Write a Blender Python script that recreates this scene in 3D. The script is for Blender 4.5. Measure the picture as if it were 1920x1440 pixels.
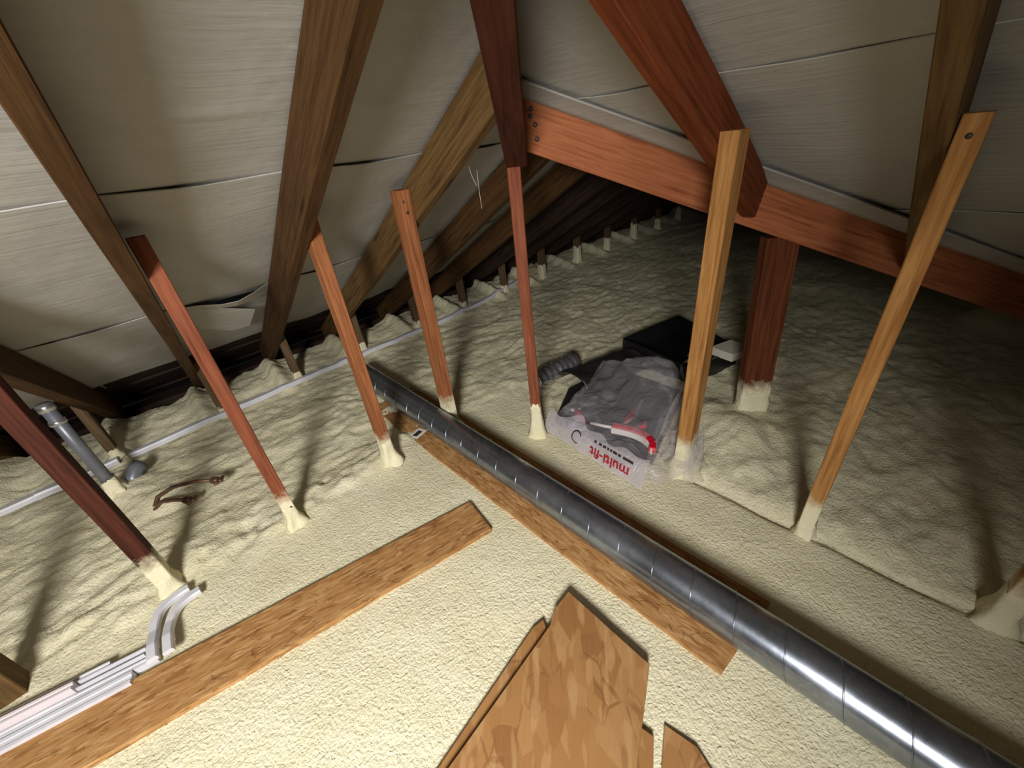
import bpy, bmesh, math, random
import numpy as np
from mathutils import Vector, Matrix, noise as mnoise

random.seed(7)
for o in list(bpy.data.objects):
    bpy.data.objects.remove(o)
SC = bpy.context.scene
COL = SC.collection
S = 1.3            # one layout unit in metres (the camera stands 1.3 m above the foam)

# ------------------------------------------------------------------ camera, world, light, exposure
cam_d = bpy.data.cameras.new('camera')
cam = bpy.data.objects.new('camera', cam_d)
COL.objects.link(cam)
f_px = 760.0
cam_d.sensor_width = 36.0
cam_d.lens = 36.0 * f_px / 1920.0
cam_d.clip_start = 0.02
nad = Vector((150, 1240, f_px)).normalized()                 # straight down, in the lens frame (right, down, forward)
d1 = Vector((-806.3, -368.3, f_px)).normalized()
up = -nad
d1 = (d1 - d1.dot(up) * up).normalized()
d2 = d1.cross(up)
rows = Matrix((d2, d1, up))                                   # lens frame -> world
cx = rows @ Vector((1, 0, 0)); cy = rows @ Vector((0, -1, 0)); cz = rows @ Vector((0, 0, -1))
M = Matrix.Identity(4)
for i in range(3):
    M[i][0], M[i][1], M[i][2] = cx[i], cy[i], cz[i]
M.translation = Vector((0, 0, S))
cam.matrix_world = M
SC.camera = cam

w = bpy.data.worlds.new('World'); SC.world = w
w.use_nodes = True
w.node_tree.nodes['Background'].inputs[0].default_value = (0.9, 0.95, 1.0, 1)
w.node_tree.nodes['Background'].inputs[1].default_value = 0.004

def lamp(name, loc, power, radius, col, typ='POINT'):
    d = bpy.data.lights.new(name, typ); d.energy = power; d.shadow_soft_size = radius; d.color = col
    o = bpy.data.objects.new(name, d); o.location = Vector(loc) * S; COL.objects.link(o); return o
wl = lamp('work_lamp', (-0.85, -0.52, 1.22), 435.0, 0.27, (1.0, 0.985, 0.965), 'SPOT')
wl.data.spot_size = math.radians(108); wl.data.spot_blend = 1.0
wl.rotation_euler = (Vector((0.16, 1.30, -0.12)) - Vector((-0.85, -0.52, 1.22))).to_track_quat('-Z', 'Y').to_euler()
SC.view_settings.view_transform = 'Standard'
SC.view_settings.look = 'None'
SC.view_settings.gamma = 1.0
SC.view_settings.use_curve_mapping = False
SC.view_settings.exposure = 0.0

# ------------------------------------------------------------------ materials
def lin(c):
    return tuple(((v / 255.0) / 12.92 if v / 255.0 <= 0.04045 else ((v / 255.0 + 0.055) / 1.055) ** 2.4) for v in c) + (1.0,)

class NT:
    def __init__(s, name):
        s.m = bpy.data.materials.new(name); s.m.use_nodes = True
        s.t = s.m.node_tree; s.b = s.t.nodes['Principled BSDF']; s.out = s.t.nodes['Material Output']
    def n(s, typ, **kw):
        x = s.t.nodes.new(typ)
        for k, v in kw.items():
            if k.startswith('i_'):
                key = k[2:]
                x.inputs[int(key) if key.isdigit() else key.replace('_', ' ')].default_value = v
            else:
                setattr(x, k, v)
        return x
    def l(s, a, b):
        s.t.links.new(a, b)
    def mapping(s, src, scale, rot=(0, 0, 0), loc=(0, 0, 0)):
        m = s.n('ShaderNodeMapping'); m.inputs['Scale'].default_value = scale
        m.inputs['Rotation'].default_value = rot; m.inputs['Location'].default_value = loc
        s.l(src, m.inputs['Vector']); return m.outputs[0]
    def noise(s, vec, scale, detail=4, rough=0.55, dist=0.0):
        x = s.n('ShaderNodeTexNoise'); x.inputs['Scale'].default_value = scale
        x.inputs['Detail'].default_value = detail; x.inputs['Roughness'].default_value = rough
        x.inputs['Distortion'].default_value = dist
        s.l(vec, x.inputs['Vector']); return x
    def ramp(s, fac, stops, interp='LINEAR'):
        r = s.n('ShaderNodeValToRGB'); e = r.color_ramp.elements
        r.color_ramp.interpolation = interp
        while len(e) < len(stops): e.new(0.5)
        for el, (p, c) in zip(e, stops):
            el.position = p; el.color = c if len(c) == 4 else tuple(c) + (1,)
        s.l(fac, r.inputs[0]); return r.outputs[0]
    def mix(s, fac, a, b, blend='MIX'):
        x = s.n('ShaderNodeMix', data_type='RGBA', blend_type=blend)
        for sock, v in ((0, fac), (6, a), (7, b)):
            if hasattr(v, 'node') or isinstance(v, bpy.types.NodeSocket): s.l(v, x.inputs[sock])
            else: x.inputs[sock].default_value = v
        return x.outputs[2]
    def math(s, op, a, b=None, clamp=False):
        x = s.n('ShaderNodeMath', operation=op, use_clamp=clamp)
        for i, v in enumerate((a, b)):
            if v is None: continue
            if isinstance(v, bpy.types.NodeSocket): s.l(v, x.inputs[i])
            else: x.inputs[i].default_value = v
        return x.outputs[0]
    def bump(s, h, strength, dist, prev=None):
        b = s.n('ShaderNodeBump'); b.inputs['Strength'].default_value = strength; b.inputs['Distance'].default_value = dist
        s.l(h, b.inputs['Height'])
        if prev is not None: s.l(prev, b.inputs['Normal'])
        return b.outputs[0]

FOAM_A, FOAM_B = lin((226, 219, 190)), lin((206, 196, 154))

def foam_mat(name, peel=1.0):
    t = NT(name)
    p = t.n('ShaderNodeNewGeometry').outputs['Position']
    n1 = t.noise(p, 5.0, 5, 0.6)
    n2 = t.noise(p, 45.0, 4, 0.6)
    c = t.ramp(n1.outputs[0], [(0.3, FOAM_A), (0.62, lin((218, 210, 176))), (0.8, FOAM_B)])
    c = t.mix(t.math('MULTIPLY', n2.outputs[0], 0.25), c, FOAM_B)
    t.l(c, t.b.inputs['Base Color'])
    t.b.inputs['Roughness'].default_value = 0.62
    t.b.inputs['Specular IOR Level'].default_value = 0.28
    a = t.noise(t.mapping(p, (1, 1, 1)), 120.0, 2, 0.5, 0.4)
    b = t.noise(p, 52.0, 3, 0.6, 0.6)
    n = t.bump(b.outputs[0], 0.6 * peel, 0.008)
    n = t.bump(a.outputs[0], 0.85 * peel, 0.006, n)
    t.l(n, t.b.inputs['Normal'])
    return t.m
FOAM = foam_mat('spray_foam')
FOAM_SMOOTH = foam_mat('spray_foam_skin', 0.5)

def wood_mat(name, light, mid, dark, spray=None, rough=0.7):
    t = NT(name)
    uv = t.n('ShaderNodeUVMap').outputs[0]
    rnd = t.n('ShaderNodeObjectInfo').outputs['Random']
    cmb = t.n('ShaderNodeCombineXYZ'); t.l(t.math('MULTIPLY', rnd, 13.0), cmb.inputs[0]); t.l(t.math('MULTIPLY', rnd, 7.0), cmb.inputs[1])
    add = t.n('ShaderNodeVectorMath', operation='ADD'); t.l(uv, add.inputs[0]); t.l(cmb.outputs[0], add.inputs[1])
    v = add.outputs[0]
    g = t.noise(t.mapping(v, (1.2, 22, 1)), 3.0, 6, 0.6, 0.5)
    fine = t.noise(t.mapping(v, (4, 160, 1)), 3.0, 3, 0.6)
    big = t.noise(t.mapping(v, (0.9, 2, 1)), 2.0, 3, 0.6)
    c = t.ramp(g.outputs[0], [(0.28, dark), (0.45, mid), (0.62, light), (0.8, mid)])
    c = t.mix(t.math('MULTIPLY', t.ramp(fine.outputs[0], [(0.45, (0, 0, 0, 1)), (0.75, (1, 1, 1, 1))]), 0.35), c, dark)
    c = t.mix(t.math('MULTIPLY', t.ramp(big.outputs[0], [(0.4, (0, 0, 0, 1)), (0.75, (1, 1, 1, 1))]), 0.4), c, dark)
    vor = t.n('ShaderNodeTexVoronoi'); vor.inputs['Scale'].default_value = 3.0
    t.l(t.mapping(v, (0.55, 3.2, 1)), vor.inputs['Vector'])
    knot = t.ramp(vor.outputs['Distance'], [(0.05, (1, 1, 1, 1)), (0.11, (0, 0, 0, 1))])
    c = t.mix(t.math('MULTIPLY', knot, 0.6), c, tuple(x * 0.35 for x in dark[:3]) + (1,))
    if spray:
        p = t.n('ShaderNodeNewGeometry').outputs['Position']
        z = t.n('ShaderNodeSeparateXYZ'); t.l(p, z.inputs[0])
        nz = t.noise(p, 30.0, 4, 0.7)
        h = t.math('ADD', z.outputs[2], t.math('MULTIPLY', t.math('SUBTRACT', nz.outputs[0], 0.5), 0.12))
        mr = t.n('ShaderNodeMapRange', clamp=True); t.l(h, mr.inputs[0])
        mr.inputs[1].default_value = spray[0] * S; mr.inputs[2].default_value = spray[1] * S
        mr.inputs[3].default_value = 1.0; mr.inputs[4].default_value = 0.0
        c = t.mix(mr.outputs[0], c, lin((226, 217, 184)))
    t.l(c, t.b.inputs['Base Color'])
    t.b.inputs['Roughness'].default_value = rough
    t.b.inputs['Specular IOR Level'].default_value = 0.13
    t.l(t.bump(fine.outputs[0], 0.25, 0.003), t.b.inputs['Normal'])
    return t.m
SP = (0.10, 0.155)
W_RED = wood_mat('red_brown_timber', lin((142, 82, 57)), lin((122, 68, 46)), lin((88, 46, 30)), SP)
W_POST = wood_mat('dark_post_timber', lin((112, 62, 36)), lin((94, 50, 28)), lin((66, 33, 18)), SP)
W_ORANGE = wood_mat('orange_timber', lin((164, 106, 68)), lin((142, 88, 54)), lin((104, 60, 36)), SP)
W_PALE = wood_mat('pale_timber', lin((190, 142, 84)), lin((164, 114, 62)), lin((120, 78, 40)), SP)
W_DARKRED = wood_mat('dark_red_timber', lin((82, 42, 28)), lin((66, 33, 22)), lin((44, 21, 14)), SP)
W_BROWN = wood_mat('dark_brown_timber', lin((86, 60, 34)), lin((70, 48, 26)), lin((48, 31, 16)))
W_OLIVE = wood_mat('olive_brown_timber', lin((112, 86, 52)), lin((94, 70, 40)), lin((66, 46, 26)))
W_RAFT = wood_mat('red_rafter_timber', lin((128, 66, 36)), lin((108, 53, 27)), lin((76, 35, 17)))
W_VALLEY = wood_mat('valley_timber', lin((180, 112, 74)), lin((160, 94, 60)), lin((118, 64, 38)))
W_STUD = wood_mat('grey_brown_timber', lin((112, 92, 68)), lin((94, 74, 52)), lin((66, 50, 34)), (0.03, 0.06))
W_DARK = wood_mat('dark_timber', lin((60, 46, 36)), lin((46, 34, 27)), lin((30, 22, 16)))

def osb_mat(name, sx=18.0, sy=82.0, dark=False, rots=((0.25, 0.0), (-0.45, 3.7), (0.95, 8.1))):
    t = NT(name)
    uv = t.n('ShaderNodeUVMap').outputs[0]
    wob = t.noise(uv, 22.0, 3, 0.6)
    sub = t.n('ShaderNodeVectorMath', operation='SUBTRACT'); t.l(wob.outputs['Color'], sub.inputs[0]); sub.inputs[1].default_value = (0.5, 0.5, 0.5)
    scl = t.n('ShaderNodeVectorMath', operation='SCALE'); t.l(sub.outputs[0], scl.inputs[0]); scl.inputs['Scale'].default_value = 0.010
    add = t.n('ShaderNodeVectorMath', operation='ADD'); t.l(uv, add.inputs[0]); t.l(scl.outputs[0], add.inputs[1])
    v = add.outputs[0]
    cols = [(0.0, lin((136, 92, 50))), (0.14, lin((164, 116, 66))), (0.40, lin((184, 138, 84))), (0.62, lin((172, 124, 72))),
            (0.82, lin((200, 158, 104))), (0.97, lin((156, 108, 60)))]
    layers, edges = [], []
    k = sx / 18.0
    for rot, off in rots:
        vo = t.n('ShaderNodeTexVoronoi'); vo.inputs['Scale'].default_value = 1.0; vo.inputs['Randomness'].default_value = 1.0
        mv = t.mapping(v, (sx, sy, 1), (0, 0, rot), (off, off, 0))
        t.l(mv, vo.inputs['Vector'])
        sp = t.n('ShaderNodeSeparateColor'); t.l(vo.outputs['Color'], sp.inputs[0])
        grain = t.noise(t.mapping(v, (6, 150, 1), (0, 0, rot)), 2.0, 2, 0.5)
        val = t.math('ADD', sp.outputs[0], t.math('MULTIPLY', t.math('SUBTRACT', grain.outputs[0], 0.5), 0.25))
        layers.append((t.ramp(val, cols), sp.outputs[1], vo.outputs['Distance']))
    sel1 = t.ramp(layers[1][1], [(0.52, (0, 0, 0, 1)), (0.54, (1, 1, 1, 1))])
    sel2 = t.ramp(layers[2][1], [(0.66, (0, 0, 0, 1)), (0.68, (1, 1, 1, 1))])
    c = t.mix(sel1, layers[0][0], layers[1][0]); c = t.mix(sel2, c, layers[2][0])
    ed = t.n('ShaderNodeTexVoronoi', feature='DISTANCE_TO_EDGE'); ed.inputs['Scale'].default_value = 1.0
    t.l(t.mapping(v, (16 * k, 40 * k, 1), (0, 0, 0.7)), ed.inputs['Vector'])
    gap = t.ramp(ed.outputs['Distance'], [(0.015, (1, 1, 1, 1)), (0.05, (0, 0, 0, 1))])
    spot = t.noise(uv, 12.0 * k, 3, 0.6)
    gapm = t.math('MULTIPLY', gap, t.ramp(spot.outputs[0], [(0.52, (0, 0, 0, 1)), (0.62, (1, 1, 1, 1))]))
    c = t.mix(t.math('MULTIPLY', gapm, 0.6), c, lin((96, 56, 26)))
    for rot, col, lo in ((0.12, lin((222, 184, 130)), 0.60), (-0.55, lin((218, 178, 122)), 0.64), (0.7, lin((112, 68, 34)), 0.65)):
        st = t.noise(t.mapping(v, (sx * 0.8, sy * 1.5, 1), (0, 0, rot), (rot * 31, 5, 0)), 1.0, 1, 0.4)
        c = t.mix(t.math('MULTIPLY', t.ramp(st.outputs[0], [(lo, (0, 0, 0, 1)), (lo + 0.05, (1, 1, 1, 1))]), 0.5), c, col)
    if dark: c = t.mix(0.42, c, lin((150, 108, 64)))
    c = t.mix(0.30, c, lin((120, 82, 46)))
    t.l(c, t.b.inputs['Base Color'])
    t.b.inputs['Roughness'].default_value = 0.6
    t.b.inputs['Specular IOR Level'].default_value = 0.3
    hh = t.math('ADD', layers[0][2], t.math('MULTIPLY', gapm, -1.0))
    t.l(t.bump(hh, 0.4, 0.002), t.b.inputs['Normal'])
    return t.m
OSB = osb_mat('oriented_strand_board')
OSB_BIG = osb_mat('coarse_strand_board', 9.5, 21.0, True, ((0.5, 0.0), (-0.7, 3.7), (1.3, 8.1)))

def underlay_mat():
    t = NT('roof_underlay')
    uv = t.n('ShaderNodeUVMap').outputs[0]
    a = t.noise(t.mapping(uv, (1.5, 26, 1)), 2.2, 4, 0.6, 0.4)
    b = t.noise(uv, 3.0, 4, 0.55)
    c = t.ramp(b.outputs[0], [(0.3, lin((162, 158, 151))), (0.7, lin((178, 174, 166)))])
    c = t.mix(t.math('MULTIPLY', a.outputs[0], 0.25), c, lin((146, 141, 132)))
    t.l(c, t.b.inputs['Base Color'])
    t.b.inputs['Roughness'].default_value = 0.62
    t.b.inputs['Specular IOR Level'].default_value = 0.3
    n = t.bump(a.outputs[0], 0.35, 0.006)
    n = t.bump(b.outputs[0], 0.35, 0.03, n)
    t.l(n, t.b.inputs['Normal'])
    return t.m
UNDER = underlay_mat()

def plain(name, col, rough=0.5, metal=0.0, spec=0.5, bump=None, var=None, trans=0.0):
    t = NT(name)
    t.b.inputs['Base Color'].default_value = col
    t.b.inputs['Roughness'].default_value = rough
    t.b.inputs['Metallic'].default_value = metal
    t.b.inputs['Specular IOR Level'].default_value = spec
    p = t.n('ShaderNodeTexCoord').outputs['Object']
    if var:
        nn = t.noise(p, var[0], 4, 0.6)
        t.l(t.ramp(nn.outputs[0], [(0.35, col), (0.7, var[1])]), t.b.inputs['Base Color'])
    if bump:
        nb = t.noise(p, bump[0], 4, 0.6)
        t.l(t.bump(nb.outputs[0], bump[1], bump[2]), t.b.inputs['Normal'])
    return t.m
PVC = plain('white_plastic', lin((214, 212, 216)), 0.35, 0, 0.5, None, (12, lin((196, 195, 200))))
PVC_PINK = plain('pinkish_white_plastic', lin((214, 202, 202)), 0.4)
PVC_IN = plain('shaded_channel_plastic', lin((150, 150, 160)), 0.5)
GREY_PIPE = plain('grey_pipe', lin((120, 122, 130)), 0.38, 0.3, 0.5, None, (9, lin((104, 106, 112))))
CHROME = plain('bright_steel', lin((205, 205, 208)), 0.25, 0.9)
COPPER = plain('dull_copper', lin((112, 82, 62)), 0.5, 0.5, 0.4, None, (30, lin((74, 56, 46))))
BLACK = plain('black_plastic', lin((26, 25, 26)), 0.35, 0, 0.5, (14, 0.3, 0.01))
BLACK_SHEET = plain('black_sheet', lin((38, 36, 36)), 0.4, 0, 0.4, (9, 0.5, 0.02))
RED = plain('red_plastic', lin((206, 24, 48)), 0.3)
RED_DARK = plain('dark_red_plastic', lin((128, 30, 36)), 0.4)
WHITE = plain('white_plastic_matt', lin((224, 216, 212)), 0.45)
FOIL = plain('silver_foil', lin((172, 172, 178)), 0.3, 0.85, 0.5, (22, 0.6, 0.01))
NAIL = plain('nail_steel', lin((60, 50, 46)), 0.5, 0.6)
INK_RED = plain('red_ink', lin((158, 30, 40)), 0.5)
INK_BLACK = plain('black_ink', lin((44, 40, 40)), 0.5)
PAPER = plain('white_paper', lin((222, 214, 204)), 0.6)
WEB = plain('cobweb_thread', lin((190, 184, 168)), 0.7)

def galv_mat():
    t = NT('galvanised_steel')
    p = t.n('ShaderNodeTexCoord').outputs['Object']
    vo = t.n('ShaderNodeTexVoronoi'); vo.inputs['Scale'].default_value = 70; t.l(p, vo.inputs['Vector'])
    nn = t.noise(p, 6, 5, 0.65)
    c = t.mix(0.5, t.ramp(vo.outputs['Color'], [(0.2, lin((136, 142, 152))), (0.8, lin((156, 162, 172)))]),
              t.ramp(nn.outputs[0], [(0.35, lin((124, 130, 140))), (0.7, lin((168, 174, 184)))]))
    t.l(c, t.b.inputs['Base Color']); t.b.inputs['Metallic'].default_value = 0.92
    t.l(t.ramp(nn.outputs[0], [(0.3, (0.24, 0.24, 0.24, 1)), (0.7, (0.36, 0.36, 0.36, 1))]), t.b.inputs['Roughness'])
    return t.m
GALV = galv_mat()

def film_mat(name, opac, col, rough=0.16):
    t = NT(name)
    t.b.inputs['Base Color'].default_value = col
    t.b.inputs['Roughness'].default_value = rough
    t.b.inputs['Specular IOR Level'].default_value = 0.7
    p = t.n('ShaderNodeTexCoord').outputs['Object']
    a = t.noise(p, 7, 5, 0.6, 1.6); b = t.noise(p, 40, 3, 0.6, 1.4)
    n = t.bump(a.outputs[0], 0.9, 0.02); n = t.bump(b.outputs[0], 0.5, 0.004, n)
    t.l(n, t.b.inputs['Normal'])
    tr = t.n('ShaderNodeBsdfTransparent'); mx = t.n('ShaderNodeMixShader')
    fac = t.math('ADD', opac, t.math('MULTIPLY', t.ramp(a.outputs[0], [(0.5, (0, 0, 0, 1)), (0.75, (1, 1, 1, 1))]), 0.25), True)
    t.l(fac, mx.inputs[0]); t.l(tr.outputs[0], mx.inputs[1]); t.l(t.b.outputs[0], mx.inputs[2])
    t.l(mx.outputs[0], t.out.inputs['Surface'])
    return t.m
FILM = film_mat('clear_plastic_film', 0.20, lin((205, 200, 204)))
FILM_SIDE = film_mat('crumpled_plastic_film', 0.26, lin((208, 200, 198)), 0.18)
FILM_WHITE = film_mat('cloudy_plastic_film', 0.45, lin((216, 208, 214)), 0.3)

# ------------------------------------------------------------------ builders (layout units in, metres out)
BASE = {}
def empty(name, loc, label, cat, group=None):
    o = bpy.data.objects.new(name, None); o.location = Vector(loc) * S; o.empty_display_size = 0.05
    COL.objects.link(o); BASE[o.name] = Vector(loc)
    o['label'] = label; o['category'] = cat
    if group: o['group'] = group
    return o
def tag(o, label=None, cat=None, group=None, kind=None):
    if label: o['label'] = label
    if cat: o['category'] = cat
    if group: o['group'] = group
    if kind: o['kind'] = kind
    return o
def mk(name, V, F, mat, parent=None, UV=None, smooth=False, base=None):
    """V in layout units, world placed; UV one pair per loop in metres."""
    if parent is not None: b = BASE[parent.name]
    else: b = Vector(base) if base is not None else Vector((sum(v[0] for v in V) / len(V), sum(v[1] for v in V) / len(V), min(v[2] for v in V)))
    me = bpy.data.meshes.new(name)
    me.from_pydata([((v[0] - b[0]) * S, (v[1] - b[1]) * S, (v[2] - b[2]) * S) for v in V], [], F)
    if UV is not None:
        ul = me.uv_layers.new(name='UVMap')
        ul.data.foreach_set('uv', np.array(UV, dtype=np.float32).ravel())
    me.materials.append(mat)
    if smooth: me.polygons.foreach_set('use_smooth', [True] * len(me.polygons))
    me.update()
    o = bpy.data.objects.new(name, me); COL.objects.link(o)
    if parent is not None: o.parent = parent; BASE[o.name] = b
    else: o.location = b * S; BASE[o.name] = b
    return o
def frame(a, b, upv):
    x = (b - a).normalized(); z = (upv - upv.dot(x) * x).normalized(); y = z.cross(x); return x, y, z
def beam_geo(a, b, upv, w, d, seg=6, warp=0.0, ch=0.0022, plumb=False, seed=0):
    """bar from a to b (centre line), width w across, depth d along upv; chamfered, slightly crooked"""
    a, b, upv = Vector(a), Vector(b), Vector(upv)
    x, y, z = frame(a, b, upv); L = (b - a).length
    hw, hd = w / 2, d / 2
    prof = [(-hw, -hd + ch), (-hw + ch, -hd), (hw - ch, -hd), (hw, -hd + ch), (hw, hd - ch), (hw - ch, hd), (-hw + ch, hd), (-hw, hd - ch)]
    per = [0]
    for i in range(8):
        p, q = prof[i], prof[(i + 1) % 8]; per.append(per[-1] + math.hypot(p[0] - q[0], p[1] - q[1]))
    V, F, UV = [], [], []
    for k in range(seg + 1):
        tt = k / seg
        c = a + (b - a) * tt
        off = y * (warp * mnoise.noise(Vector((tt * 2.1, seed, 0)))) + z * (warp * mnoise.noise(Vector((tt * 2.1, seed + 9.3, 4))))
        for (py, pz) in prof:
            v = c + off * (1 if 0 < k < seg else 0.6) + y * py + z * pz
            if plumb:
                h = Vector((x.x, x.y, 0)); sl = x.z / max(h.length, 1e-6)
                v = c + off + y * py
                v = v + Vector((0, 0, 1)) * (pz / max(z.z, 0.2))
            V.append(v)
    for k in range(seg):
        for i in range(8):
            j = (i + 1) % 8
            F.append((k * 8 + i, (k + 1) * 8 + i, (k + 1) * 8 + j, k * 8 + j)[::-1])
            u0, u1 = k / seg * L * S, (k + 1) / seg * L * S
            v0, v1 = per[i] * S, per[i + 1] * S
            UV += [(u0, v1), (u1, v1), (u1, v0), (u0, v0)]
    F.append(tuple(range(8))); UV += [(p[1] * S * 0.3, p[0] * S) for p in prof]
    F.append(tuple(seg * 8 + i for i in range(7, -1, -1))); UV += [(p[1] * S * 0.3, p[0] * S) for p in prof[::-1]]
    return V, F, UV
def beam(name, a, b, upv, w, d, mat, parent=None, **kw):
    base = kw.pop('base', None)
    V, F, UV = beam_geo(a, b, upv, w, d, **kw)
    return mk(name, V, F, mat, parent, UV, base=base)
def tube_geo(path, r, n=10, cap=True):
    P = [Vector(p) for p in path]; V, F = [], []
    R = r if isinstance(r, (list, tuple)) else [r] * len(P)
    prev = None
    for i, p in enumerate(P):
        t = (P[min(i + 1, len(P) - 1)] - P[max(i - 1, 0)]).normalized()
        if prev is None:
            nrm = t.orthogonal().normalized()
        else:
            nrm = (prev - prev.dot(t) * t).normalized()
        prev = nrm; bn = t.cross(nrm)
        for k in range(n):
            an = 2 * math.pi * k / n
            V.append(p + (nrm * math.cos(an) + bn * math.sin(an)) * R[i])
    for i in range(len(P) - 1):
        for k in range(n):
            j = (k + 1) % n
            F.append((i * n + k, i * n + j, (i + 1) * n + j, (i + 1) * n + k))
    if cap:
        F.append(tuple(range(n))[::-1]); F.append(tuple((len(P) - 1) * n + k for k in range(n)))
    return V, F
def tube(name, path, r, mat, parent=None, n=10, cap=True, base=None, smooth=True):
    V, F = tube_geo(path, r, n, cap)
    return mk(name, V, F, mat, parent, smooth=smooth, base=base)
def box_geo(c, x, y, z, sx, sy, sz):
    c = Vector(c); V = []
    for k in (-1, 1):
        for (i, j) in ((-1, -1), (1, -1), (1, 1), (-1, 1)):
            V.append(c + x * (i * sx / 2) + y * (j * sy / 2) + z * (k * sz / 2))
    F = [(3, 2, 1, 0), (4, 5, 6, 7), (0, 1, 5, 4), (1, 2, 6, 5), (2, 3, 7, 6), (3, 0, 4, 7)]
    return V, F
def slab(name, poly, z0, z1, mat, parent=None, udir=(1, 0), tilt=None, chip=0.0, base=None):
    """board with a polygonal outline (layout units); UV laid along udir"""
    n0 = len(poly); pts = []
    for i in range(n0):
        p, q = Vector(poly[i]), Vector(poly[(i + 1) % n0]); m = max(1, int((q - p).length / 0.05))
        nr = Vector((q - p).yx); nr.x, nr.y = nr.x, -nr.y; nr.normalize()
        for k in range(m):
            t = k / m; c = p + (q - p) * t
            if k: c = c + nr * chip * mnoise.noise(Vector((c.x * 40, c.y * 40, z1 * 99)))
            pts.append(c)
    n = len(pts); zf = tilt or (lambda x, y: 0.0)
    u = Vector(udir).normalized(); vv = Vector((-u.y, u.x))
    V = [(p.x, p.y, z0 + zf(p.x, p.y)) for p in pts] + [(p.x, p.y, z1 - 0.0012 + zf(p.x, p.y)) for p in pts]
    cen = sum(pts, Vector((0, 0))) / n
    V += [((p.x - cen.x) * 0.994 + cen.x, (p.y - cen.y) * 0.994 + cen.y, z1 + zf(p.x, p.y)) for p in pts]
    F = [tuple(range(n))[::-1], tuple(range(2 * n, 3 * n))]
    for r in (0, 1):
        for i in range(n):
            j = (i + 1) % n
            F.append((r * n + i, r * n + j, (r + 1) * n + j, (r + 1) * n + i))
    UV = []
    for fc in F:
        for i in fc:
            p = Vector((V[i][0], V[i][1])); side = (V[i][2] - z0) * S
            UV.append((p.dot(u) * S, p.dot(vv) * S + side))
    return mk(name, V, F, mat, parent, UV, base=base)

# ------------------------------------------------------------------ numpy noise for the foam
_rs = np.random.RandomState(3); _tab = _rs.rand(256, 256)
def vnoise(x, y):
    xi = np.floor(x).astype(int); yi = np.floor(y).astype(int); fx = x - xi; fy = y - yi
    fx = fx * fx * fx * (fx * (fx * 6 - 15) + 10); fy = fy * fy * fy * (fy * (fy * 6 - 15) + 10)
    g = lambda a, b: _tab[a % 256, b % 256]
    return (g(xi, yi) * (1 - fx) + g(xi + 1, yi) * fx) * (1 - fy) + (g(xi, yi + 1) * (1 - fx) + g(xi + 1, yi + 1) * fx) * fy - 0.5
def fbm(x, y, o=4, g=0.5):
    a, s_ = 1.0, 0.0
    for i in range(o):
        s_ = s_ + a * vnoise(x * 2 ** i + 17.3 * i, y * 2 ** i + 5.1 * i); a *= g
    return s_
def sst(a, b, x):
    t = np.clip((x - a) / (b - a), 0, 1); return t * t * (3 - 2 * t)

ORD = ['first', 'second', 'third', 'fourth', 'fifth', 'sixth', 'seventh', 'eighth', 'ninth', 'tenth', 'eleventh']
RAFT_X = [-1.06, -0.70, -0.342, -0.004, 0.357, 0.727, 1.12, 1.50, 1.89, 2.25, 2.70, 3.15, 3.60, 4.05, 4.50, 4.95]
def foam_h(x, y):
    x = np.asarray(x, float); y = np.asarray(y, float)
    wl = sst(1.15, 1.30, y + 0.10 * fbm(x * 6, y * 6, 2))
    wr = sst(1.00, 1.06, x + 0.03 * fbm(x * 9 + 4, y * 9, 2))
    rough = np.maximum(wl, wr)
    wx = x + 0.05 * fbm(x * 5 + 3, y * 5 + 1, 2); wy = y + 0.05 * fbm(x * 5 + 9, y * 5 + 7, 2)
    lump = 0.018 * fbm(wx * 4.0, wy * 6.5, 3)
    fold = 0.007 * (0.5 - np.abs(2 * fbm(wx * 7, wy * 14 + 3, 3, 0.5)))
    fine = 0.0080 * fbm(wx * 24, wy * 44, 4, 0.6)
    h = rough * (lump + fold + fine + 0.004) + (1 - rough) * (0.0035 * fbm(x * 9, y * 9, 3) + 0.0016 * fbm(x * 60, y * 60, 2))
    # puckered edge of the smooth strip along the strut row
    h += 0.020 * np.exp(-((y - 1.27 - 0.05 * fbm(x * 5, y * 0, 2)) / 0.08) ** 2) * (0.5 + fbm(x * 22, y * 26, 3)) * sst(-2, -1, x) * (1 - sst(0.6, 0.8, x))
    # crease along the right-hand strut row
    h += -0.016 * np.exp(-((x - 1.012 - 0.012 * fbm(y * 7, x * 0 + 2, 2)) / 0.010) ** 2) * sst(0.5, 0.4, y) 
    h += 0.022 * sst(1.02, 1.14, x) * (0.5 + 0.6 * fbm(x * 3, y * 4, 2)) * sst(1.1, 0.7, y)
    # rise towards the eave, foam covered joist ends, ragged edge
    up_ = sst(2.10, 2.42, y)
    h += 0.045 * up_
    for xr in RAFT_X:
        xo = xr - 0.035 + 0.02 * (y - 2.2)
        h += 0.042 * np.exp(-((x - xo) / 0.036) ** 2) * sst(2.10, 2.22, y)
    ye = 2.47 + 0.07 * fbm(x * 5, x * 0 + 3, 4, 0.6)
    h -= 0.30 * sst(ye, ye + 0.06, y)
    # mounds far right and under struts
    for (mx, my, mr, mh) in ((2.78, -0.27, 0.13, 0.14), (3.3, -0.45, 0.16, 0.10), (0.40, 1.26, 0.09, 0.018), (-0.36, 1.86, 0.085, 0.028), (-0.28, 1.70, 0.09, 0.02),
                             (1.30, 0.33, 0.10, 0.03), (1.36, 0.45, 0.09, 0.03)):
        h += mh * np.exp(-(((x - mx) ** 2 + (y - my) ** 2) / mr ** 2))
    return h
def fh(x, y): return float(foam_h(np.array([x]), np.array([y]))[0])

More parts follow.
